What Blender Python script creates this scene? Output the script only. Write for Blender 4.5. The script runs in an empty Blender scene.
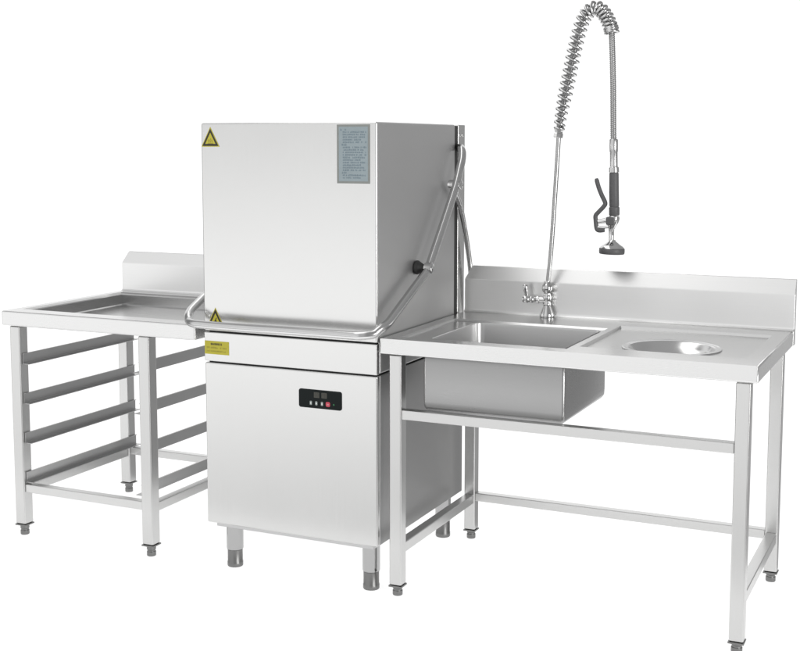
import bpy, math, random
from mathutils import Vector, Matrix
from mathutils.geometry import tessellate_polygon

random.seed(7)
sc = bpy.context.scene
COL = sc.collection
PI = math.pi

# ------------------------------------------------------------------ materials
def new_mat(name):
    m = bpy.data.materials.new(name)
    m.use_nodes = True
    nt = m.node_tree
    return m, nt, nt.nodes['Principled BSDF']

def steel(name, base, rough, grain=(1, 1, 120), bump=0.02, var=0.10, wave=0.0, aniso=0.0):
    """brushed stainless steel: fine streaks along one direction vary roughness, tint and relief"""
    m, nt, b = new_mat(name)
    N, L = nt.nodes, nt.links
    b.inputs['Metallic'].default_value = 1.0
    tc = N.new('ShaderNodeTexCoord')
    mp = N.new('ShaderNodeMapping'); mp.inputs['Scale'].default_value = grain
    L.new(tc.outputs['Object'], mp.inputs['Vector'])
    n1 = N.new('ShaderNodeTexNoise'); n1.inputs['Scale'].default_value = 6.0
    n1.inputs['Detail'].default_value = 5.0; n1.inputs['Roughness'].default_value = 0.65
    L.new(mp.outputs['Vector'], n1.inputs['Vector'])
    n2 = N.new('ShaderNodeTexNoise'); n2.inputs['Scale'].default_value = 3.5
    n2.inputs['Detail'].default_value = 3.0
    L.new(tc.outputs['Object'], n2.inputs['Vector'])
    r = N.new('ShaderNodeMapRange')
    r.inputs['To Min'].default_value = max(0.03, rough - var); r.inputs['To Max'].default_value = rough + var
    L.new(r.outputs['Result'], b.inputs['Roughness'])
    cr = N.new('ShaderNodeMix'); cr.data_type = 'RGBA'
    lo = [c * 0.95 for c in base]; hi = [min(1, c * 1.04) for c in base]
    cr.inputs['A'].default_value = (*lo, 1); cr.inputs['B'].default_value = (*hi, 1)
    add = N.new('ShaderNodeMath'); add.operation = 'MULTIPLY_ADD'
    L.new(n1.outputs['Fac'], add.inputs[0]); add.inputs[1].default_value = 0.6
    mul = N.new('ShaderNodeMath'); mul.operation = 'MULTIPLY'
    L.new(n2.outputs['Fac'], mul.inputs[0]); mul.inputs[1].default_value = 0.4
    L.new(mul.outputs['Value'], add.inputs[2])
    L.new(add.outputs['Value'], r.inputs['Value'])               # grain plus broad handling marks
    L.new(add.outputs['Value'], cr.inputs['Factor']); L.new(cr.outputs['Result'], b.inputs['Base Color'])
    bp = N.new('ShaderNodeBump'); bp.inputs['Strength'].default_value = bump; bp.inputs['Distance'].default_value = 0.002
    L.new(n1.outputs['Fac'], bp.inputs['Height'])
    last = bp
    if wave:
        n3 = N.new('ShaderNodeTexNoise'); n3.inputs['Scale'].default_value = 2.2; n3.inputs['Detail'].default_value = 0.0
        L.new(tc.outputs['Object'], n3.inputs['Vector'])
        b2 = N.new('ShaderNodeBump'); b2.inputs['Strength'].default_value = wave; b2.inputs['Distance'].default_value = 0.05
        L.new(n3.outputs['Fac'], b2.inputs['Height']); L.new(bp.outputs['Normal'], b2.inputs['Normal']); last = b2
    L.new(last.outputs['Normal'], b.inputs['Normal'])
    if aniso:                                   # spun metal: streaks run round the axis
        b.inputs['Anisotropic'].default_value = aniso
        tg = N.new('ShaderNodeTangent'); tg.direction_type = 'RADIAL'; tg.axis = 'Z'
        L.new(tg.outputs['Tangent'], b.inputs['Tangent'])
    return m

def paint(name, col, rough=0.5, metal=0.0, noise=0.12, scale=60, emit=None, spec=0.5):
    m, nt, b = new_mat(name)
    N, L = nt.nodes, nt.links
    b.inputs['Metallic'].default_value = metal
    b.inputs['Roughness'].default_value = rough
    b.inputs['Specular IOR Level'].default_value = spec
    tc = N.new('ShaderNodeTexCoord')
    n = N.new('ShaderNodeTexNoise'); n.inputs['Scale'].default_value = scale; n.inputs['Detail'].default_value = 3
    L.new(tc.outputs['Object'], n.inputs['Vector'])
    mx = N.new('ShaderNodeMix'); mx.data_type = 'RGBA'
    mx.inputs['A'].default_value = (*[c * (1 - noise) for c in col], 1)
    mx.inputs['B'].default_value = (*[min(1, c * (1 + noise)) for c in col], 1)
    L.new(n.outputs['Fac'], mx.inputs['Factor']); L.new(mx.outputs['Result'], b.inputs['Base Color'])
    if emit:
        b.inputs['Emission Color'].default_value = (*col, 1); b.inputs['Emission Strength'].default_value = emit
    return m

SS = (0.63, 0.63, 0.625)
M = {
    'panel':  steel('brushed_panel_steel', (0.645, 0.645, 0.64), 0.20, (160, 160, 1.2), 0.012, 0.06, wave=0.02),
    'side':   steel('shaded_housing_steel', (0.43, 0.43, 0.43), 0.42, (160, 160, 1.2), 0.012, 0.05),  # darker copy of the panel steel, right side's shade put into the colour
    'frame':  steel('brushed_frame_steel', (0.62, 0.62, 0.615), 0.30, (40, 40, 2), 0.02, 0.08),
    'top':    steel('brushed_top_steel', (0.61, 0.61, 0.608), 0.25, (1.5, 110, 60), 0.006, 0.05, wave=0.01),
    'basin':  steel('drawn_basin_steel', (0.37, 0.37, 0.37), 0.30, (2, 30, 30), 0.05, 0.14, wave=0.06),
    'inner':  steel('lifted_basin_steel', (0.60, 0.60, 0.60), 0.36, (60, 3, 60), 0.02, 0.08, wave=0.02),  # lighter copy of the basin steel: interior shade lifted in the colour
    'bowl':   steel('polished_bowl_steel', (0.65, 0.65, 0.65), 0.18, (60, 60, 60), 0.01, 0.05, aniso=0.7),
    'slide':  steel('folded_slide_steel', (0.52, 0.52, 0.52), 0.36, (60, 2, 60), 0.03, 0.10),
    'tube':   steel('polished_tube_steel', (0.56, 0.56, 0.56), 0.22, (8, 8, 8), 0.0, 0.03),
    'sleeve': steel('dark_sleeve_steel', (0.44, 0.44, 0.44), 0.11, (60, 60, 1.5), 0.15, 0.08),
    'riser':  steel('satin_riser_steel', (0.42, 0.42, 0.42), 0.28, (8, 8, 8), 0.0, 0.03),
    'apron':  steel('lit_apron_steel', (0.70, 0.70, 0.697), 0.28, (1.2, 60, 60), 0.006, 0.05, wave=0.01),  # lighter copy of the top steel, fold's brighter reflection put into the colour
    'splash': steel('backsplash_steel', (0.77, 0.77, 0.767), 0.34, (1.2, 90, 90), 0.004, 0.05, wave=0.01),
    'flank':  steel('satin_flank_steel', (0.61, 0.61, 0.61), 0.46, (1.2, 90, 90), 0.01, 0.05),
    'chrome': steel('chrome_plate', (0.62, 0.62, 0.62), 0.10, (20, 20, 20), 0.0, 0.03),
    'spring': steel('spring_steel', (0.50, 0.50, 0.50), 0.14, (20, 20, 20), 0.0, 0.03),
    'foot':   steel('dull_foot_steel', (0.21, 0.21, 0.208), 0.38, (30, 30, 90), 0.05, 0.12),
    'hose':   steel('braided_hose_steel', (0.36, 0.36, 0.36), 0.30, (40, 40, 40), 0.03, 0.10),
    'dark':   paint('gap_shade_black', (0.035, 0.035, 0.035), 0.7),  # near-black put in for the shade inside gaps and slot
    'rubber': paint('black_rubber', (0.018, 0.018, 0.018), 0.42),
    'grip':   paint('dark_grey_grip', (0.095, 0.095, 0.098), 0.5),
    'yellow': paint('yellow_sticker_film', (0.46, 0.41, 0.03), 0.45, noise=0.05),
    'black':  paint('black_print', (0.018, 0.016, 0.012), 0.5),
    'olive':  paint('olive_print', (0.22, 0.18, 0.02), 0.5),
    'plate':  paint('greyblue_plate_film', (0.25, 0.30, 0.32), 0.42, noise=0.10, scale=25),
    'plate_edge': paint('plate_border_film', (0.21, 0.22, 0.21), 0.4),
    'ink':    paint('blue_grey_ink', (0.10, 0.15, 0.19), 0.5),
    'glass':  paint('black_control_film', (0.004, 0.007, 0.007), 0.22, noise=0.0, spec=0.15),
    'segment': paint('unlit_display', (0.045, 0.045, 0.035), 0.3),
    'button': paint('grey_button_print', (0.25, 0.28, 0.27), 0.4),
    'red':    paint('red_button_print', (0.50, 0.045, 0.08), 0.4),
    'green':  paint('green_indicator', (0.01, 0.12, 0.04), 0.3),
}

# ------------------------------------------------------------------ mesh builder
class MB:
    def __init__(s): s.v = []; s.f = []; s.m = []
    def face(s, pts, m=0):
        i = len(s.v); s.v += [tuple(p) for p in pts]; s.f.append(tuple(range(i, i + len(pts)))); s.m.append(m)
    def grid(s, loops, m=0, closed=True, cap0=False, cap1=False):
        base = len(s.v); n = len(loops[0])
        for l in loops: s.v += [tuple(p) for p in l]
        for a in range(len(loops) - 1):
            for k in range(n if closed else n - 1):
                k2 = (k + 1) % n
                s.f.append((base + a * n + k, base + a * n + k2, base + (a + 1) * n + k2, base + (a + 1) * n + k)); s.m.append(m)
        if cap0: s.f.append(tuple(base + k for k in reversed(range(n)))); s.m.append(m)
        if cap1: s.f.append(tuple(base + (len(loops) - 1) * n + k for k in range(n))); s.m.append(m)
    def box(s, x0, x1, y0, y1, z0, z1, m=0):
        lo = [(x0, y0, z0), (x1, y0, z0), (x1, y1, z0), (x0, y1, z0)]
        hi = [(x, y, z1) for x, y, _ in lo]
        s.grid([lo, hi], m, True, True, True)
    def prism_x(s, prof, x0, x1, m=0):
        """profile [(y,z)...] extruded along x; prof may be a callable of the end"""
        s.grid([[(x0, y, z) for y, z in prof], [(x1, y, z) for y, z in prof]], m, True, True, True)
    def tube(s, path, r, n=16, m=0, caps=True):
        path = [Vector(p) for p in path]; K = len(path)
        rs = r if isinstance(r, (list, tuple)) else [r] * K
        t = (path[1] - path[0]).normalized()
        ref = Vector((0, 0, 1)) if abs(t.z) < .9 else Vector((1, 0, 0))
        nrm = t.cross(ref).normalized()
        loops = []
        for i in range(K):
            a = path[max(0, i - 1)]; b = path[min(K - 1, i + 1)]
            t2 = (b - a).normalized()
            nrm = (nrm - t2 * nrm.dot(t2)).normalized()
            bn = t2.cross(nrm)
            loops.append([path[i] + (nrm * math.cos(2 * PI * k / n) + bn * math.sin(2 * PI * k / n)) * rs[i] for k in range(n)])
        s.grid(loops, m, True, caps, caps)
    def lathe(s, prof, c, axis=(0, 0, 1), n=24, m=0):
        """prof [(radius, height)...] turned about axis through c"""
        ax = Vector(axis).normalized(); c = Vector(c)
        ref = Vector((1, 0, 0)) if abs(ax.x) < .9 else Vector((0, 1, 0))
        u = ax.cross(ref).normalized(); w = ax.cross(u)
        s.grid([[c + ax * h + (u * math.cos(2 * PI * k / n) + w * math.sin(2 * PI * k / n)) * max(r, 1e-5) for k in range(n)] for r, h in prof], m, True, True, True)
    def fill(s, outer, holes, z, m=0):
        polys = [[Vector((x, y, 0)) for x, y in outer]] + [[Vector((x, y, 0)) for x, y in h] for h in holes]
        flat = [p for q in polys for p in q]
        for tri in tessellate_polygon(polys):
            a, b, c = [flat[i] for i in tri]
            pts = [(p.x, p.y, z) for p in (a, b, c)]
            if (b - a).cross(c - a).z < 0: pts.reverse()
            s.face(pts, m)
    def build(s, name, mats, parent=None, origin=None, bevel=0.0, seg=3, sharp=35, weld=True):
        import bmesh
        if origin is None: origin = parent_origin(parent)
        me = bpy.data.meshes.new(name)
        me.from_pydata([(Vector(v) - Vector(origin)) for v in s.v], [], s.f)
        if not isinstance(mats, (list, tuple)): mats = [mats]
        for k in mats: me.materials.append(k)
        me.polygons.foreach_set('material_index', s.m)
        bm = bmesh.new(); bm.from_mesh(me)
        if weld: bmesh.ops.remove_doubles(bm, verts=bm.verts, dist=1e-5)
        bmesh.ops.recalc_face_normals(bm, faces=bm.faces)
        bm.to_mesh(me); bm.free()
        me.polygons.foreach_set('use_smooth', [True] * len(me.polygons))
        me.set_sharp_from_angle(angle=math.radians(sharp))
        o = bpy.data.objects.new(name, me); COL.objects.link(o)
        if parent is not None:
            o.parent = parent
            o.location = Vector(origin) - Vector(parent_origin(parent))
            o['_org'] = tuple(origin)
        if bevel:
            b = o.modifiers.new('edge_rounding', 'BEVEL'); b.width = bevel; b.segments = seg
            b.limit_method = 'ANGLE'; b.angle_limit = math.radians(38); b.harden_normals = True
        return o

def parent_origin(p):
    if p is None: return (0, 0, 0)
    if '_org' in p: return tuple(p['_org'])
    return tuple(p.location)

def thing(name, label, cat, loc, group=None):
    o = bpy.data.objects.new(name, None); o.empty_display_size = 0.1; COL.objects.link(o)
    o.location = loc; o['label'] = label; o['category'] = cat
    if group: o['group'] = group
    return o

def copy_part(o, parent, delta):
    """copy of a part and of its sub-parts, moved by delta (mesh data shared)"""
    c = o.copy(); COL.objects.link(c); c.parent = parent
    c.location = Vector(o.location) + Vector(delta)
    for ch in list(o.children):
        d = ch.copy(); COL.objects.link(d); d.parent = c
    return c

def rrect(x0, x1, y0, y1, r, n=6):
    pts = []
    for cx, cy, a in ((x1 - r, y0 + r, -90), (x1 - r, y1 - r, 0), (x0 + r, y1 - r, 90), (x0 + r, y0 + r, 180)):
        for k in range(n + 1):
            t = math.radians(a + 90 * k / n); pts.append((cx + r * math.cos(t), cy + r * math.sin(t)))
    return pts
def rect(x0, x1, y0, y1): return [(x0, y0), (x1, y0), (x1, y1), (x0, y1)]
def at(pts, z): return [(x, y, z) for x, y in pts]
def circ(cx, cy, r, n=56): return [(cx + r * math.cos(2 * PI * k / n), cy + r * math.sin(2 * PI * k / n)) for k in range(n)]

def smooth_path(ctrl, n):
    """Catmull-Rom through the control points"""
    c = [Vector(p) for p in ctrl]; c = [c[0] * 2 - c[1]] + c + [c[-1] * 2 - c[-2]]
    out = []
    for i in range(1, len(c) - 2):
        for k in range(n):
            t = k / n; a, b, d, e = c[i - 1], c[i], c[i + 1], c[i + 2]
            out.append(0.5 * ((2 * b) + (d - a) * t + (2 * a - 5 * b + 4 * d - e) * t * t + (3 * b - a - 3 * d + e) * t ** 3))
    out.append(c[-2]); return out

def resample(path, n):
    L = [0]
    for a, b in zip(path, path[1:]): L.append(L[-1] + (b - a).length)
    out = []; j = 0
    for i in range(n):
        d = L[-1] * i / (n - 1)
        while j < len(L) - 2 and L[j + 1] < d: j += 1
        t = (d - L[j]) / max(1e-9, L[j + 1] - L[j]); out.append(path[j].lerp(path[j + 1], t))
    return out

# ------------------------------------------------------------------ floor (added translucent sheet, lit from below to wash out shadows)
fl = MB(); fl.face([(-3.2, -.52, 0), (2.0, -.52, 0), (2.0, 0.82, 0), (-3.2, 0.82, 0)])  # cut short so the steel sides reflect little of its glow
fm = bpy.data.materials.new('underlit_floor'); fm.use_nodes = True
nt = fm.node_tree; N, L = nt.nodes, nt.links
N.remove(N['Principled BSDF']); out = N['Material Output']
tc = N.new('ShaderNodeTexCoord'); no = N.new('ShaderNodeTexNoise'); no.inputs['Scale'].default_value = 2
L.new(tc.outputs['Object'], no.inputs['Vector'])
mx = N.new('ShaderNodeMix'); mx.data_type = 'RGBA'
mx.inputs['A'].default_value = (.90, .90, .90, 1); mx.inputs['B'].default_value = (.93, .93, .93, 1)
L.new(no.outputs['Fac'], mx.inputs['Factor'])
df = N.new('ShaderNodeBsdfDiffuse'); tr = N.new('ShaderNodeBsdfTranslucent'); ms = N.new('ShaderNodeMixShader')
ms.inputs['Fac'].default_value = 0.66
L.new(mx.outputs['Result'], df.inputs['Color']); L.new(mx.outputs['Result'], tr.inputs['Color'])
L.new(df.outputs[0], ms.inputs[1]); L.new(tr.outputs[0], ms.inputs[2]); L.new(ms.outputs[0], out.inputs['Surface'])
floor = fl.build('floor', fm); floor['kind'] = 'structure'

# ------------------------------------------------------------------ shared pieces
def square_leg(parent, cx, cy, w, z0, z1, mat, name='leg'):
    """square tube with a plastic-plugged end; adjustable foot is a sub-part"""
    mb = MB(); h = w / 2
    mb.box(cx - h, cx + h, cy - h, cy + h, z0, z1)
    leg = mb.build(name, mat, parent, origin=(cx, cy, 0), bevel=0.0048)
    ft = MB()
    ft.box(cx - h - .002, cx + h + .002, cy - h - .002, cy + h + .002, z0 - .006, z0 - .0005)
    ft.lathe([(.0, .0), (.0155, .0), (.0165, .003), (.0165, .016), (.0145, .018), (.0145, .022), (.0165, .024), (.0165, z0 - .0075), (0, z0 - .0075)], (cx, cy, 0))
    ft.build('foot', M['foot'], leg, origin=(cx, cy, 0), bevel=.001, seg=2)
    return leg

def outer_edges(o, loop, z1, z0):
    """round only the folded outer edges of a table top (bevel weight), not the pressed recesses"""
    me = o.data; org = Vector(o.get('_org', (0, 0, 0)))
    xs = (min(p[0] for p in loop), max(p[0] for p in loop)); ys = (min(p[1] for p in loop), max(p[1] for p in loop))
    def on(v):
        p = v.co + org
        return (min(abs(p.x - xs[0]), abs(p.x - xs[1])) < 1e-4 or min(abs(p.y - ys[0]), abs(p.y - ys[1])) < 1e-4) and min(abs(p.z - z1), abs(p.z - z0)) < 1e-4
    def face_of(v, w):
        a, b = v.co + org, w.co + org
        flat = abs(a.z - b.z) < 1e-4
        side = any(abs(a.x - x) < 1e-4 and abs(b.x - x) < 1e-4 for x in xs) or any(abs(a.y - y) < 1e-4 and abs(b.y - y) < 1e-4 for y in ys)
        corner = abs(a.x - b.x) < 1e-4 and abs(a.y - b.y) < 1e-4
        return (flat and side) or corner
    at_ = me.attributes.new('bevel_weight_edge', 'FLOAT', 'EDGE')
    for e in me.edges:
        v, w = me.vertices[e.vertices[0]], me.vertices[e.vertices[1]]
        at_.data[e.index].value = 1.0 if on(v) and on(w) and face_of(v, w) else 0.0
    o.modifiers['edge_rounding'].limit_method = 'WEIGHT'

# ------------------------------------------------------------------ SINK TABLE
X0, X1, Y0, YB, Z = 0.045, 1.2175, 0.003, 0.7252, 0.850
AP = 0.050
st = thing('sink_table', 'stainless steel sink table with deep basin and round scrap bowl, right of the dishwasher', 'sink table', (0.63, .37, 0))
mb = MB()
XD = 0.648
basin_hole = rrect(.186, .634, .088, .498, .028)
panel = rect(.668, 1.166, .118, .600)
well = rect(.092, .645, .062, .522)
mb.fill(rect(X0, XD, Y0, YB - .012), [well], Z)
wi = rect(.096, .641, .066, .518)
mb.grid([at(well, Z), at(wi, Z - .006)])
mb.fill(wi, [basin_hole], Z - .006)
mb.fill(rect(XD, X1, Y0, YB - .012), [panel], Z)
pin = rect(.6715, 1.1625, .1215, .5965)
mb.grid([at(panel, Z), at(pin, Z - .009)])
BC = (.917, .262)
mb.fill(pin, [circ(*BC, .142)], Z - .009)
# folded apron: outer skin, bottom return, inner skin
o_ = rect(X0, X1, Y0, YB - .012); i_ = rect(X0 + .016, X1 - .016, Y0 + .016, YB - .028)
mb.grid([at(o_, Z), at(o_, Z - AP), at(i_, Z - AP), at(i_, Z - .012)], 1)
top = mb.build('countertop', [M['top'], M['apron']], st, bevel=.0055)
outer_edges(top, o_, Z, Z - AP)
# backsplash with coved foot and sloping top fold
cove = [(YB - .012 + .012 * math.sin(a), Z + .012 * (1 - math.cos(a))) for a in (0, .4, .8, 1.2, PI / 2)]
def backsplash(parent, x0, x1, yf, z, zr, zt, mitre, name='backsplash'):
    cv = [(yf - .012 + .012 * math.sin(a), z + .012 * (1 - math.cos(a))) for a in (0, .4, .8, 1.2, PI / 2)]
    prof = cv + [(yf, zr), (yf + .024, zt), (yf + .033, zt), (yf + .033, z - .05), (yf - .012, z - .05)]
    k = len(cv)
    l0 = [(x0 + (mitre if i in (k + 1, k + 2) else 0), y, zz) for i, (y, zz) in enumerate(prof)]
    l1 = [(x1, y, zz) for y, zz in prof]
    b = MB(); b.grid([l0, l1], 0, True, True, True)
    o = b.build(name, M['splash'], parent, bevel=.005)
    o.modifiers['edge_rounding'].angle_limit = math.radians(22)
    return o
backsplash(st, X0, X1 + .0015, YB, Z, .9704, 1.0198, .024)
# basin: drawn inner skin with filleted floor, outer box
mb = MB()
loops = []
def ring(dx, z, r): return at(rrect(.186 + dx, .634 - dx, .088 + dx, .498 - dx, max(.006, r)), z)
loops.append(ring(-.004, Z - .0048, .032)); loops.append(ring(0, Z - .0065, .028)); loops.append(ring(.001, Z - .012, .028))
for k in range(7):
    a = PI / 2 * k / 6
    loops.append(ring(.003 + .03 * (1 - math.cos(a)), .645 - .03 * math.sin(a), .028 + .004 * k))
loops.append(ring(.19, .612, .006))
mb.grid(loops, 1, True, False, True)
def ring2(d, z): return at(rrect(.168 + d, .638 - d, .070 + d, .530 - d, .010), z)
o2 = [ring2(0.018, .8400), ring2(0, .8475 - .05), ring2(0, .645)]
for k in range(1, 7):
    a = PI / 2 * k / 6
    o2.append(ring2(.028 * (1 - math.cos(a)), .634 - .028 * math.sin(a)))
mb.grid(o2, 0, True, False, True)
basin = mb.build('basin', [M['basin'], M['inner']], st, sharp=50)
dr = MB(); dr.lathe([(0, .0), (.045, .0), (.045, .003), (.038, .005), (.030, .002), (0, .001)], (.41, .293, .6125))
dr.build('drain', M['chrome'], basin)
# scrap bowl
mb = MB()
prof = [(.151, -.0088), (.151, -.0055), (.148, -.0038), (.1445, -.0050), (.142, -.0072), (.138, -.0060), (.133, -.0062), (.129, -.0095), (.119, -.024), (.102, -.040), (.080, -.051), (.058, -.056), (.055, -.062), (.055, -.078)]
mb.grid([[(BC[0] + r * math.cos(2 * PI * k / 72), BC[1] + r * math.sin(2 * PI * k / 72), Z + h) for k in range(72)] for r, h in prof])
mb.build('scrap_bowl', M['bowl'], st, sharp=60)
# legs and rails
LW = .042
lx = (X0 + .044, X1 - .044); ly = (Y0 + .044, .698)
leg0 = square_leg(st, lx[0], ly[0], LW, .036, Z - .0545, M['frame'])
for x, y in ((lx[1], ly[0]), (lx[0], ly[1]), (lx[1], ly[1])):
    copy_part(leg0, st, (x - lx[0], y - ly[0], 0))
h = LW / 2
def rail(parent, x0, x1, y0, y1, z0, z1, mat=None, name='rail'):
    mb = MB(); mb.box(x0, x1, y0, y1, z0, z1)
    return mb.build(name, mat or M['frame'], parent, bevel=.003)
rail(st, lx[0] + h, lx[1] - h, ly[0] - .017, ly[0] + .017, .587, .618)              # front, under the basin
rail(st, lx[0] + h, lx[1] - h, ly[1] - .017, ly[1] + .017, .147, .178)              # low, rear
rail(st, lx[0] - .017, lx[0] + .017, ly[0] + h, ly[1] - h, .138, .172)              # low, each end
rail(st, lx[1] - .017, lx[1] + .017, ly[0] + h, ly[1] - h, .138, .172)

# ------------------------------------------------------------------ RACK TABLE
RX0, RX1, RY0, RYB, RZ = -1.4956, -.642, -.0194, .6994, .8536
rt = thing('rack_table', 'stainless steel outlet table with recessed tray top and rack slides, left of the dishwasher', 'table', (-1.08, .33, 0))
mb = MB()
hole = rect(-1.458, -.672, .050, .640)
mb.fill(rect(RX0, RX1, RY0, RYB - .012), [hole], RZ)
hin = rect(-1.452, -.678, .056, .634)
lip = rect(-1.446, -.684, .062, .628)
mb.grid([at(hole, RZ), at(hin, RZ - .005), at(lip, RZ - .0055), at(rect(-1.443, -.687, .065, .625), RZ - .009), at(rect(-1.442, -.688, .066, .624), RZ - .047), at(rect(-1.437, -.693, .071, .619), RZ - .051)], 0, True, False, True)
o_ = rect(RX0, RX1, RY0, RYB - .012); i_ = rect(RX0 + .016, RX1 - .016, RY0 + .016, RYB - .028)
mb.grid([at(o_, RZ), at(o_, RZ - .0545), at(i_, RZ - .0545), at(i_, RZ - .012)], 1)
outer_edges(mb.build('tabletop', [M['top'], M['apron']], rt, bevel=.0055), o_, RZ, RZ - .0545)
backsplash(rt, RX0, RX1, RYB, RZ, .970, 1.017, .020)
RW = .046; rh = RW / 2
rlx = (-1.4545, -.873); rly = (.0235, .6600)
leg0 = square_leg(rt, rlx[0], rly[0], RW, .044, RZ - .0585, M['frame'])
for x, y in ((rlx[1], rly[0]), (rlx[0], rly[1]), (rlx[1], rly[1])):
    copy_part(leg0, rt, (x - rlx[0], y - rly[0], 0))
rail(rt, rlx[0] + rh, rlx[1] - rh, rly[0] - .016, rly[0] + .016, .167, .198)
rail(rt, rlx[0] + rh, rlx[1] - rh, rly[1] - .016, rly[1] + .016, .167, .198)
rail(rt, rlx[0] - .016, rlx[0] + .016, rly[0] + rh, rly[1] - rh, .158, .191)
rail(rt, rlx[1] - .016, rlx[1] + .016, rly[0] + rh, rly[1] - rh, .158, .191)
# rack slides: upright web bolted to the inner leg faces, ledge folded inward at the bottom
def slide(parent, xw, sgn, z):
    t = .0025; w = .030; hh = .038
    p = [(0, 0), (w, 0), (w, t), (t, t), (t, hh), (.008, hh), (.008, hh + t), (0, hh + t)]
    y0, y1 = .012, .682
    b = MB(); b.grid([[(xw + sgn * a, y0, z + c) for a, c in p], [(xw + sgn * a, y1, z + c) for a, c in p]], 0, True, True, True)
    return b.build('rack_slide', M['slide'], parent, origin=(xw, .33, z), bevel=.0008, seg=2)
sa = slide(rt, rlx[0] + rh + .001, 1, .653)
sb = slide(rt, rlx[1] - rh - .001, -1, .659)
for k in (1, 2, 3):
    copy_part(sa, rt, (0, 0, -.1495 * k)); copy_part(sb, rt, (0, 0, -.1475 * k))

# ------------------------------------------------------------------ DISHWASHER
DX0, DX1, DY0, DY1 = -.620, .037, .003, .738
dw = thing('dishwasher', 'tall hood type commercial dishwasher with wrap-around lift handle, between the two tables', 'dishwasher', (-.29, .37, 0))
# inner carcass, coloured black to give the gaps their shade
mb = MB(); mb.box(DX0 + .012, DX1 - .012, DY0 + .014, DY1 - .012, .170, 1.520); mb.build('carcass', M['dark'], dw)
# hood: front flap plus side skirts that hang lower than the front
mb = MB()
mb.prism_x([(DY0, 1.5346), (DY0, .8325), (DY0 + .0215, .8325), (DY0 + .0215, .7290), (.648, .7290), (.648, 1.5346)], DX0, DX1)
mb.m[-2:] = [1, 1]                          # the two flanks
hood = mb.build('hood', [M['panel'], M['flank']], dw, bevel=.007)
# band between hood and door
mb = MB(); mb.box(DX0 + .001, DX1 - .001, DY0, DY0 + .018, .7290, .8285); mb.build('front_band', M['panel'], dw, bevel=.003)
# lower body: door panel and housing
mb = MB(); mb.box(DX0 + .002, DX1, DY0, DY0 + .022, .1630, .7245); door = mb.build('door_panel', M['panel'], dw, bevel=.0055)
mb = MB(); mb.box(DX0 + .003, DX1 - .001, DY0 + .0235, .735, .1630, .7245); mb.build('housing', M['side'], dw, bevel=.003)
mb = MB(); mb.box(DX0 + .030, DX1 - .022, DY0 + .016, DY1 - .02, .1480, .1625); mb.build('base_frame', M['slide'], dw, bevel=.002)
# rear guide column with slot
mb = MB()
mb.box(DX0, DX1, .678, DY1 + .004, .7290, 1.5346)
col_ = mb.build('rear_column', M['panel'], dw, bevel=.003)
for dy in (.694, .722):
    mb = MB(); mb.lathe([(0, 0), (.006, 0), (.005, .0025), (0, .003)], (DX1 + .0002, dy, 1.497), (1, 0, 0), 12); mb.build('screw', M['chrome'], col_)
mb = MB(); mb.box(DX1 + .0003, DX1 + .0018, .676, .690, 1.395, 1.462); mb.build('guide_slot_shade', M['dark'], col_, bevel=.0006, seg=1)
mb = MB(); mb.box(DX1 - .012, DX1 - .003, .640, .685, .7290, 1.5300); mb.build('column_gap_shade', M['dark'], dw)  # dark strip added to stand for shade in the column gap
# legs
def round_leg(x, y):
    b = MB(); b.lathe([(0, .062), (.0285, .062), (.0295, .066), (.0295, .149), (0, .149)], (x, y, 0), n=32)
    lg = b.build('leg', M['sleeve'], dw, origin=(x, y, 0), sharp=40)
    b = MB(); b.lathe([(0, 0), (.026, 0), (.0275, .003), (.0275, .016), (.0262, .018), (.0262, .060), (.0275, .0605), (0, .0612)], (x, y, 0), n=32)
    b.build('foot', M['foot'], lg, origin=(x, y, 0), sharp=40); return lg
l0 = round_leg(DX0 + .075, DY0 + .06)
for x, y in ((DX1 - .052, DY0 + .06), (DX0 + .075, DY1 - .065), (DX1 - .052, DY1 - .065)):
    copy_part(l0, dw, (x - DX0 - .075, y - DY0 - .06, 0))
# lift handle: bar round the front, arms rising to the rear on both sides
AXR, AXL, FY = DX1 + .045, DX0 - .042, -.085
def arc(c, r, a0, a1, n=8): return [(c[0] + r * math.cos(math.radians(a0 + (a1 - a0) * k / n)), c[1] + r * math.sin(math.radians(a0 + (a1 - a0) * k / n))) for k in range(n + 1)]
def zarm(y): return .868 + max(0, (y - FY)) * .455
def side(x, sgn):
    return [(x, .09, zarm(.09)), (x, .20, zarm(.20)), (x, .285, 1.036), (x, .318, 1.060), (x, .345, 1.090), (x, .432, 1.187), (x, .540, 1.311), (x - .001 * sgn, .580, 1.369),
            (x - .002 * sgn, .605, 1.405), (x - .007 * sgn, .622, 1.434), (x - .022 * sgn, .645, 1.450), (x - .043 * sgn, .680, 1.452)]
R = .085
right = [(x, y, zarm(y) if y > FY + .03 else .868 + (y - FY) * .2) for x, y in arc((AXR - R, FY + R), R, -90, 0)]
left = [(x, y, zarm(y) if y > FY + .03 else .868 + (y - FY) * .2) for x, y in arc((AXL + R, FY + R), R, 180, 270)]
path = list(reversed(side(AXL, -1))) + left + [(-.45, FY, .8665), (-.2, FY, .868)] + right + side(AXR, 1)
mb = MB(); mb.tube(resample(smooth_path(path, 6), 220), .0142, 20)
hb = mb.build('handle_bar', M['tube'], dw, sharp=60)
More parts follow.
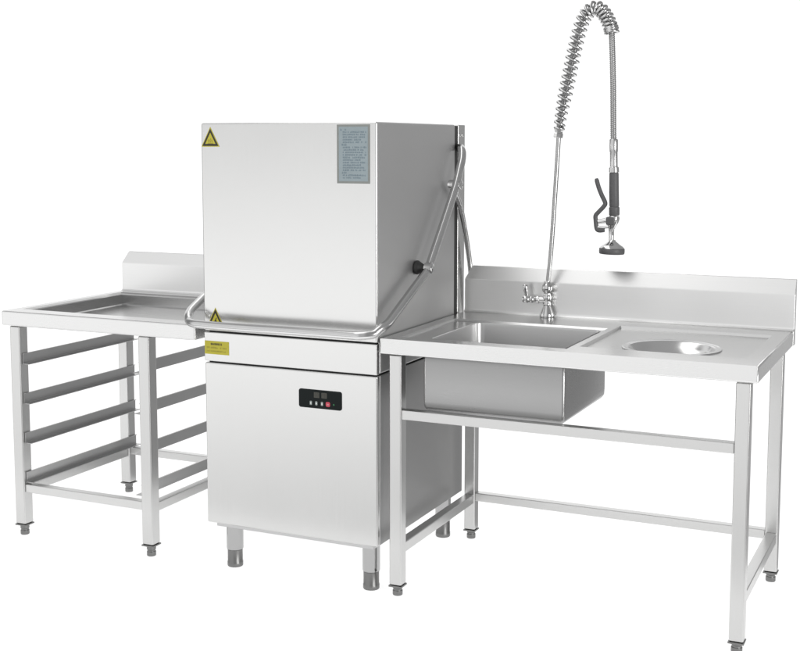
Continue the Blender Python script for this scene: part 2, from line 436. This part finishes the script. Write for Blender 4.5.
# rubber bumper knob between hood side and bar, at the bend
for sx, x in ((1, AXR), (-1, AXL)):
    b = MB(); xs = DX1 if sx > 0 else DX0
    d = abs(x - xs)
    b.lathe([(0, .001), (.021, .001), (.024, .004), (.024, .010), (.019, .018), (.012, d - .016), (.012, d - .010), (0, d - .010)], (xs, .300, 1.050), (sx, 0, 0), 20)
    b.build('bumper', M['rubber'], hb, sharp=40)
    b = MB(); b.lathe([(0, -.004), (.0175, -.004), (.0185, 0), (.0185, .019), (.015, .022), (.007, .0225), (.007, .026), (0, .026)], (x - .004 * sx, .300, 1.050), (sx, 0, 0), 20)
    b.build('clamp_ring', M['chrome'], hb, sharp=40)
    b = MB(); b.lathe([(0, -.030), (.015, -.030), (.017, -.026), (.017, .016), (.013, .019), (.006, .0195), (.006, .022), (0, .022)], (x, 0.556, 1.322), (sx, 0, 0), 20)
    b.build('pivot', M['chrome'], hb, sharp=40)
    lx_ = xs + .020 * sx
    b = MB(); b.tube(resample(smooth_path([(lx_, 0.556, 1.322), (lx_, .640, 1.255), (lx_, .700, 1.145), (lx_, .745, 1.03), (lx_, .768, .93), (lx_, .775, .84)], 6), 40), .0095, 14)
    b.build('link_rod', M['tube'], dw, sharp=60)

# stickers and panels on the front (each proud of the sheet by under a millimetre)
def tri(cx, z0, w, hgt, y, s=1.0):
    c = z0 + hgt / 3
    return [(cx - w / 2 * s, y, c + (z0 - c) * s), (cx + w / 2 * s, y, c + (z0 - c) * s), (cx, y, c + (z0 + hgt - c) * s)]
def glyph_rows(mb, rows, y, m):
    """rows (x0, x1, zc, height): lines of print too small to read, as irregular pen strokes"""
    for x0, x1, zc, hh in rows:
        x = x0
        while x < x1 - hh * .4:
            w = hh * random.uniform(.5, .95)
            if random.random() < .12: x += w; continue
            for q in range(random.choice((2, 3, 3))):
                zz = zc - hh / 2 + hh * (q + random.uniform(.1, .6)) / 3
                mb.face([(x, y, zz), (x + w, y, zz), (x + w, y, zz + hh * .13), (x, y, zz + hh * .13)], m)
            xx = x + w * random.uniform(.2, .7)
            mb.face([(xx, y - .00002, zc - hh / 2), (xx + hh * .14, y - .00002, zc - hh / 2), (xx + hh * .14, y - .00002, zc + hh / 2), (xx, y - .00002, zc + hh / 2)], m)
            x += w + hh * .18
def sheet(mb, pts, y0, y1, m=0):
    mb.grid([[(p[0], y0, p[-1]) for p in pts], [(p[0], y1, p[-1]) for p in pts]], m, True, True, True)
F = DY0
def warning(cx, z0, w, hgt, icon):
    mb = MB()
    sheet(mb, tri(cx, z0, w, hgt, 0, 1.0), F - .0003, F - .0008, 0)
    for a, b in ((.88, .57),):
        po, pi_ = tri(cx, z0, w, hgt, F - .0010, a), tri(cx, z0, w, hgt, F - .0010, b)
        for k in range(3):
            k2 = (k + 1) % 3; mb.face([po[k], po[k2], pi_[k2], pi_[k]], 1)
    zc = z0 + hgt * .30; y = F - .0010
    if icon == 'heat':
        for dx in (-.0065, 0, .0065):
            pts = [(cx + dx + .0016 * math.sin(t * 2.1), zc - .006 + .0034 * t) for t in range(5 if dx == 0 else 4)]
            for a, b in zip(pts, pts[1:]):
                mb.face([(a[0] - .0012, y, a[1]), (a[0] + .0012, y, a[1]), (b[0] + .0012, y, b[1]), (b[0] - .0012, y, b[1])], 2)
        mb.face([(cx - .011, y, zc - .0105), (cx + .011, y, zc - .0105), (cx + .011, y, zc - .0082), (cx - .011, y, zc - .0082)], 2)
    else:
        q = [(.003, .012), (-.005, -.001), (-.0005, -.001), (-.003, -.011), (.006, .002), (.001, .002), (.006, .012)]
        for t in ((0, 1, 2), (0, 2, 5), (0, 5, 6), (2, 3, 4), (2, 4, 5)):
            mb.face([(cx + q[i][0], y, zc + q[i][1]) for i in t], 1)
    return mb.build('warning_sticker', [M['yellow'], M['black'], M['olive']], dw, sharp=60)
warning(-.5815, 1.4555, .072, .066, 'heat')
warning(-.5720, .8480, .070, .066, 'bolt')
# yellow notice
mb = MB(); sheet(mb, [(-.617, .7535), (-.520, .7535), (-.520, .7990), (-.617, .7990)], F - .0003, F - .0008, 0)
glyph_rows(mb, [(-.593, -.546, .7885, .0080), (-.592, -.546, .78855, .0072)], F - .0010, 1)
glyph_rows(mb, [(-.609, -.528, .7760, .0062), (-.609, -.528, .7640, .0052)], F - .0010, 2)
mb.build('notice_label', [M['yellow'], M['black'], M['olive']], dw, sharp=60)
# instruction plate
px0, px1, pz0, pz1 = -.104, .013, 1.340, 1.526
mb = MB(); sheet(mb, [(px0, pz0), (px1, pz0), (px1, pz1), (px0, pz1)], F - .0003, F - .0009, 0)
b_ = .007
mb.face([(px0 + b_, F - .0011, pz0 + b_), (px1 - b_, F - .0011, pz0 + b_), (px1 - b_, F - .0011, pz1 - b_), (px0 + b_, F - .0011, pz1 - b_)], 1)
rows = []; z = pz1 - .016; k = 0
while z > pz0 + .012:
    head = k in (0, 6, 17)
    rows.append((px0 + (.012 if head else .021), px0 + .035 if head else px1 - random.choice((.012, .014, .030, .016)), z, .0066 if head else .0052))
    z -= .0080; k += 1
glyph_rows(mb, rows, F - .0013, 2)
mb.build('instruction_plate', [M['plate_edge'], M['plate'], M['ink']], dw, sharp=60)
# control panel
cx0, cx1, cz0, cz1 = -.250, -.0905, .6025, .6645
mb = MB()
sheet(mb, rrect(cx0, cx1, cz0, cz1, .008), F - .0003, F - .0016, 0)
cp = mb.build('control_panel', M['glass'], door, sharp=50)
for x in (-.193, -.165):
    b = MB(); sheet(b, rrect(x, x + .020, .638, .656, .001, 2), F - .0017, F - .0020, 0)
    seg = [(0.2, .0, .6, .1), (.2, .45, .6, .1), (.2, .9, .6, .1), (.1, .1, .12, .35), (.78, .1, .12, .35), (.1, .55, .12, .35), (.78, .55, .12, .35)]
    for d in (0, 1):
        for sx, sz, sw, sh in seg:
            a0 = x + .002 + d * .0085 + sx * .007; b0 = .6405 + sz * .013
            b.face([(a0, F - .0022, b0), (a0 + sw * .007, F - .0022, b0), (a0 + sw * .007, F - .0022, b0 + sh * .013), (a0, F - .0022, b0 + sh * .013)], 1)
    b.build('display', [M['segment'], M['black']], door, sharp=50)
for x, k in ((-.2045, 'button'), (-.184, 'button'), (-.163, 'button'), (-.141, 'red')):
    b = MB(); w = .0040 if k == 'button' else .0078; hh = .0068 if k == 'button' else .0080
    sheet(b, rrect(x - w, x + w, .6195 - hh, .6195 + hh, min(w, hh) * .6, 4), F - .0017, F - .0024, 0)
    b.face([(x - w * .5, F - .0026, .6165), (x + w * .5, F - .0026, .6165), (x + w * .5, F - .0026, .6215), (x - w * .5, F - .0026, .6215)], 1)
    bt = b.build('button', [M[k], paint('button_symbol', (.75, .78, .76) if k == 'button' else (.55, .2, .22), .4)], door, sharp=50)
b = MB(); b.lathe([(0, 0), (.003, 0), (.003, .0006), (0, .0008)], (-.1195, F - .0017, .620), (0, -1, 0), 12); b.build('indicator', M['green'], door)

# ------------------------------------------------------------------ PRE-RINSE FAUCET
FY_ = .697
fc = thing('rinse_faucet', 'tall chrome pre-rinse faucet with coiled spring and hanging spray head, on the sink table', 'faucet', (.373, FY_, Z))
def P(x, z, dy=0): return (x, FY_ + dy, z)
mb = MB()
mb.lathe([(0, .0005), (.0255, .0005), (.0265, .004), (.0262, .010), (.0235, .016), (.0195, .026), (.0150, .036), (.0130, .041), (.0150, .044), (.0150, .049), (.0125, .053),
          (.0120, .057), (.0165, .062), (.0170, .072), (.0150, .078), (.0118, .084), (.0125, .088), (.0170, .093), (.0195, .101), (.0190, .110), (.0150, .118), (.0118, .121), (.0105, .130), (0, .130)], (.374, FY_, Z), n=32)
mb.lathe([(0, 0), (.0105, 0), (.0105, .020), (.0140, .023), (.0140, .030), (.0100, .033), (.0088, .040), (.0125, .044), (.0130, .054), (.0100, .058), (.0130, .062), (.0135, .076), (.0110, .081), (0, .082)], (.368, FY_ - .004, Z + .062), (-1, -.12, 0.0), 20)
mb.build('valve_body', M['chrome'], fc, sharp=40)
mb = MB()
mb.tube([(.302, FY_ - .011, .912), (.301, FY_ - .012, .925), (.299, FY_ - .013, .940), (.2965, FY_ - .014, .955), (.2960, FY_ - .014, .962), (.2957, FY_ - .014, .966)], [.006, .0062, .0078, .0098, .0092, .0045], 16)
mb.build('tap_lever', M['chrome'], fc, sharp=50)
mb = MB()
mb.tube(resample(smooth_path([P(.3765, .975), P(.387, 1.10), P(.397, 1.268), P(.405, 1.42), P(.411, 1.545)], 8), 40), .0082, 18)
mb.build('riser_pipe', M['riser'], fc, sharp=60)
mb = MB(); ax = (.012, 0, .1)
mb.lathe([(0, 0), (.0165, 0), (.0175, .003), (.0175, .014), (.0150, .017), (.0150, .022), (.0175, .025), (.0175, .036), (.0150, .039), (0, .039)], P(.4055, 1.487), ax, 8)
mb.build('riser_collar', M['tube'], fc, sharp=30)
spine = resample(smooth_path([P(.4095, 1.515), P(.412, 1.541), P(.419, 1.583), P(.436, 1.669), P(.459, 1.781), P(.481, 1.868), P(.500, 1.907), P(.524, 1.926), P(.549, 1.922), P(.573, 1.893), P(.589, 1.855), P(.5915, 1.842)], 12), 400)
# hose inside the spring, running on down to the spray head
inner = resample(spine + [Vector(P(.5965, 1.75)), Vector(P(.600, 1.66)), Vector(P(.604, 1.50)), Vector(P(.6055, 1.468))], 620)
rad = [.0102 + .0010 * math.sin(i * 1.35) for i in range(len(inner))]
mb = MB(); mb.tube(inner, rad, 14); mb.build('hose', M['hose'], fc, sharp=80)
# coil
Ls = [0.0]
for a, b in zip(spine, spine[1:]): Ls.append(Ls[-1] + (b - a).length)
T = Ls[-1]; pts = []; ph = 0.0
nS = 2600; j = 0
for i in range(nS):
    d = T * i / (nS - 1)
    while j < len(Ls) - 2 and Ls[j + 1] < d: j += 1
    t = (d - Ls[j]) / (Ls[j + 1] - Ls[j]); c = spine[j].lerp(spine[j + 1], t); tg = (spine[j + 1] - spine[j]).normalized()
    f = d / T
    pitch = .0225 if f < .66 else .0225 - .008 * min(1, (f - .66) / .15)
    if f > .965 or f < .012: pitch = .0062
    ph += 2 * PI * (T / nS) / pitch
    r = .0155 + .0068 * min(1, f / .22)
    u = tg.cross(Vector((0, 1, 0))).normalized(); w = Vector((0, 1, 0))
    pts.append(c + (u * math.cos(ph) + w * math.sin(ph)) * r)
mb = MB(); mb.tube(pts, .0050, 9); mb.build('coil_spring', M['spring'], fc, sharp=80)
# spray head: ferrule, grip, lever, nozzle
mb = MB(); mb.tube([P(.6052, 1.482), P(.6053, 1.478), P(.6060, 1.440), P(.6062, 1.437), P(.6075, 1.388), P(.608, 1.384), P(.6085, 1.368)], [.0130, .0150, .0150, .0136, .0136, .0172, .0178], 24); mb.build('ferrule', M['tube'], fc, sharp=30)
mb = MB(); mb.tube([P(.6085, 1.3675), P(.6087, 1.362), P(.610, 1.300), P(.6118, 1.252), P(.6118, 1.249), P(.6120, 1.246), P(.6125, 1.222), P(.6127, 1.218)], [.0150, .0162, .0168, .0168, .0155, .0182, .0182, .0160], 24); mb.build('grip', M['grip'], fc, sharp=30)
mb = MB()
mb.tube([P(.6127, 1.2175), P(.6125, 1.212), P(.609, 1.199), P(.604, 1.182), P(.6035, 1.172), P(.6035, 1.140), P(.6035, 1.131)], [.0168, .0195, .0190, .0140, .0100, .0088, .0095], 24)
mb.tube([P(.596, 1.204), P(.575, 1.199), P(.556, 1.196)], [.011, .0095, .0085], 16)
mb.tube([P(.600, 1.180), P(.575, 1.176), P(.556, 1.177)], [.006, .0055, .0055], 12)
valve = mb.build('spray_valve', M['chrome'], fc, sharp=40)
mb = MB(); mb.box(.588, .618, FY_ - .0215, FY_ + .0215, 1.186, 1.2145); mb.build('guard', M['grip'], fc, bevel=.005)
mb = MB()
lp = resample(smooth_path([P(.5465, 1.346), P(.5545, 1.318), P(.566, 1.290), P(.5795, 1.262), P(.5745, 1.249), P(.558, 1.231), P(.5465, 1.217), P(.5470, 1.200), P(.5510, 1.172), P(.560, 1.1655), P(.578, 1.1675)], 8), 70)
mb.tube(lp, [.0078 if i > 1 else .006 for i in range(70)], 16)
mb.build('squeeze_lever', M['grip'], fc, sharp=60)
mb = MB(); mb.lathe([(0, .029), (.0100, .029), (.0125, .024), (.0270, .014), (.0400, .005), (.0425, .0005), (0, 0)], P(.6065, 1.1055), (.03, 0, 1), 36); mb.build('spray_face', M['chrome'], fc, sharp=45)
mb = MB(); mb.lathe([(0, -.020), (.0420, -.020), (.0438, -.018), (.0445, -.010), (.0440, -.002), (.0425, .000), (0, .000)], P(.6065, 1.1055), (.03, 0, 1), 36); mb.build('nozzle_ring', M['grip'], fc, sharp=45)

# ------------------------------------------------------------------ light
w = bpy.data.worlds.new('World'); sc.world = w; w.use_nodes = True
nt = w.node_tree; N, L = nt.nodes, nt.links
bg = N['Background']
tc = N.new('ShaderNodeTexCoord'); sp = N.new('ShaderNodeSeparateXYZ'); L.new(tc.outputs['Generated'], sp.inputs['Vector'])
az = N.new('ShaderNodeMath'); az.operation = 'ARCTAN2'; L.new(sp.outputs['X'], az.inputs[0]); L.new(sp.outputs['Y'], az.inputs[1])
mr = N.new('ShaderNodeMapRange'); mr.inputs['From Min'].default_value = -PI; mr.inputs['From Max'].default_value = PI
L.new(az.outputs['Value'], mr.inputs['Value'])
cr = N.new('ShaderNodeValToRGB'); L.new(mr.outputs['Result'], cr.inputs['Fac'])
def pos(deg): return (deg + 180) / 360
stops = [(-180, 1.06), (-118, 1.12), (-104, .30), (-78, .30), (-64, 1.15), (1, 1.15), (10, .41), (90, .38), (150, .34), (176, .95)]  # made-up bands: dark right greys the side faces, dark left streaks the tubes
e = cr.color_ramp.elements
SC = 2.0                                    # ramp colours hold half the radiance
e[0].position = pos(stops[0][0]); e[0].color = (*[stops[0][1] / SC] * 3, 1)
e[1].position = pos(stops[-1][0]); e[1].color = (*[stops[-1][1] / SC] * 3, 1)
for d, v in stops[1:-1]:
    x = e.new(pos(d)); x.color = (v / SC, v / SC, v / SC, 1)
# world dimmed overhead for chrome contrast, added glow below underlights the translucent floor
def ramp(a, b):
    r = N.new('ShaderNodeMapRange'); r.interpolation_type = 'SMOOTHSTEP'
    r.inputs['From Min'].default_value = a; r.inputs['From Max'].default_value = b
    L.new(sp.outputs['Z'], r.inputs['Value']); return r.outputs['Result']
def mix(fac, a, b):
    m = N.new('ShaderNodeMix'); m.data_type = 'RGBA'; L.new(fac, m.inputs['Factor'])
    for k, v in (('A', a), ('B', b)):
        if isinstance(v, float): m.inputs[k].default_value = (v, v, v, 1)
        else: L.new(v, m.inputs[k])
    return m.outputs['Result']
# added front gradient, brightest below eye level, to grade the steel fronts
sw = N.new('ShaderNodeValToRGB'); L.new(sp.outputs['Z'], sw.inputs['Fac'])
zr = N.new('ShaderNodeMapRange'); zr.inputs['From Min'].default_value = -.5; zr.inputs['From Max'].default_value = .5
L.new(sp.outputs['Z'], zr.inputs['Value']); L.new(zr.outputs['Result'], sw.inputs['Fac'])
se = sw.color_ramp.elements
sv = [(-.42, .74), (-.31, .82), (-.235, 1.16), (-.15, 1.50), (-.07, 1.36), (.0, .98), (.2, 1.02)]
se[0].position = sv[0][0] + .5; se[0].color = (*[sv[0][1] / SC] * 3, 1)
se[1].position = sv[-1][0] + .5; se[1].color = (*[sv[-1][1] / SC] * 3, 1)
for zz, v in sv[1:-1]:
    x = se.new(zz + .5); x.color = (v / SC, v / SC, v / SC, 1)
fr = N.new('ShaderNodeValToRGB'); L.new(mr.outputs['Result'], fr.inputs['Fac'])
fe = fr.color_ramp.elements
fe[0].position = pos(-118); fe[0].color = (1, 1, 1, 1); fe[1].position = pos(-106); fe[1].color = (0, 0, 0, 1)
c1 = mix(ramp(.70, .90), mix(fr.outputs['Color'], cr.outputs['Color'], sw.outputs['Color']), .22)
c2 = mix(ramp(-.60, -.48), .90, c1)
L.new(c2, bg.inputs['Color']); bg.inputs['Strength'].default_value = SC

def area(name, loc, target, sx, sy, power):
    d = bpy.data.lights.new(name, 'AREA'); d.shape = 'RECTANGLE'; d.size = sx; d.size_y = sy; d.energy = power; d.color = (1, .995, .985)
    o = bpy.data.objects.new(name, d); COL.objects.link(o); o.location = loc
    o.rotation_euler = (Vector(target) - Vector(loc)).to_track_quat('-Z', 'Y').to_euler(); return o
area('added_overhead_area', (-1.0, .1, 4.4), (-.6, .2, .8), 4.2, 1.7, 42)  # added lamp: lifts floor and tops, whitens upper edges
area('added_edge_strip', (5.0, -2.0, 1.5), (.3, .2, .8), 1.7, 2.8, 150)  # added lamp, aimed so rounded upright edges glint

# ------------------------------------------------------------------ camera
cam = bpy.data.cameras.new('camera'); co = bpy.data.objects.new('camera', cam); COL.objects.link(co)
co.location = (1.7418, -3.5001, 1.4621); co.rotation_euler = (PI / 2 - .1066, 0, .4394)
cam.sensor_width = 36; cam.lens = 1236.82 / 800 * 36; cam.shift_x = .0079; cam.shift_y = -.0604
cam.clip_end = 300
sc.camera = co
for o in list(bpy.data.objects):
    if '_org' in o: del o['_org']
sc.view_settings.view_transform = 'Standard'; sc.view_settings.look = 'None'
sc.view_settings.exposure = 0; sc.view_settings.gamma = 1
sc.cycles.max_bounces = 12; sc.cycles.glossy_bounces = 8
sc.cycles.use_denoising = True
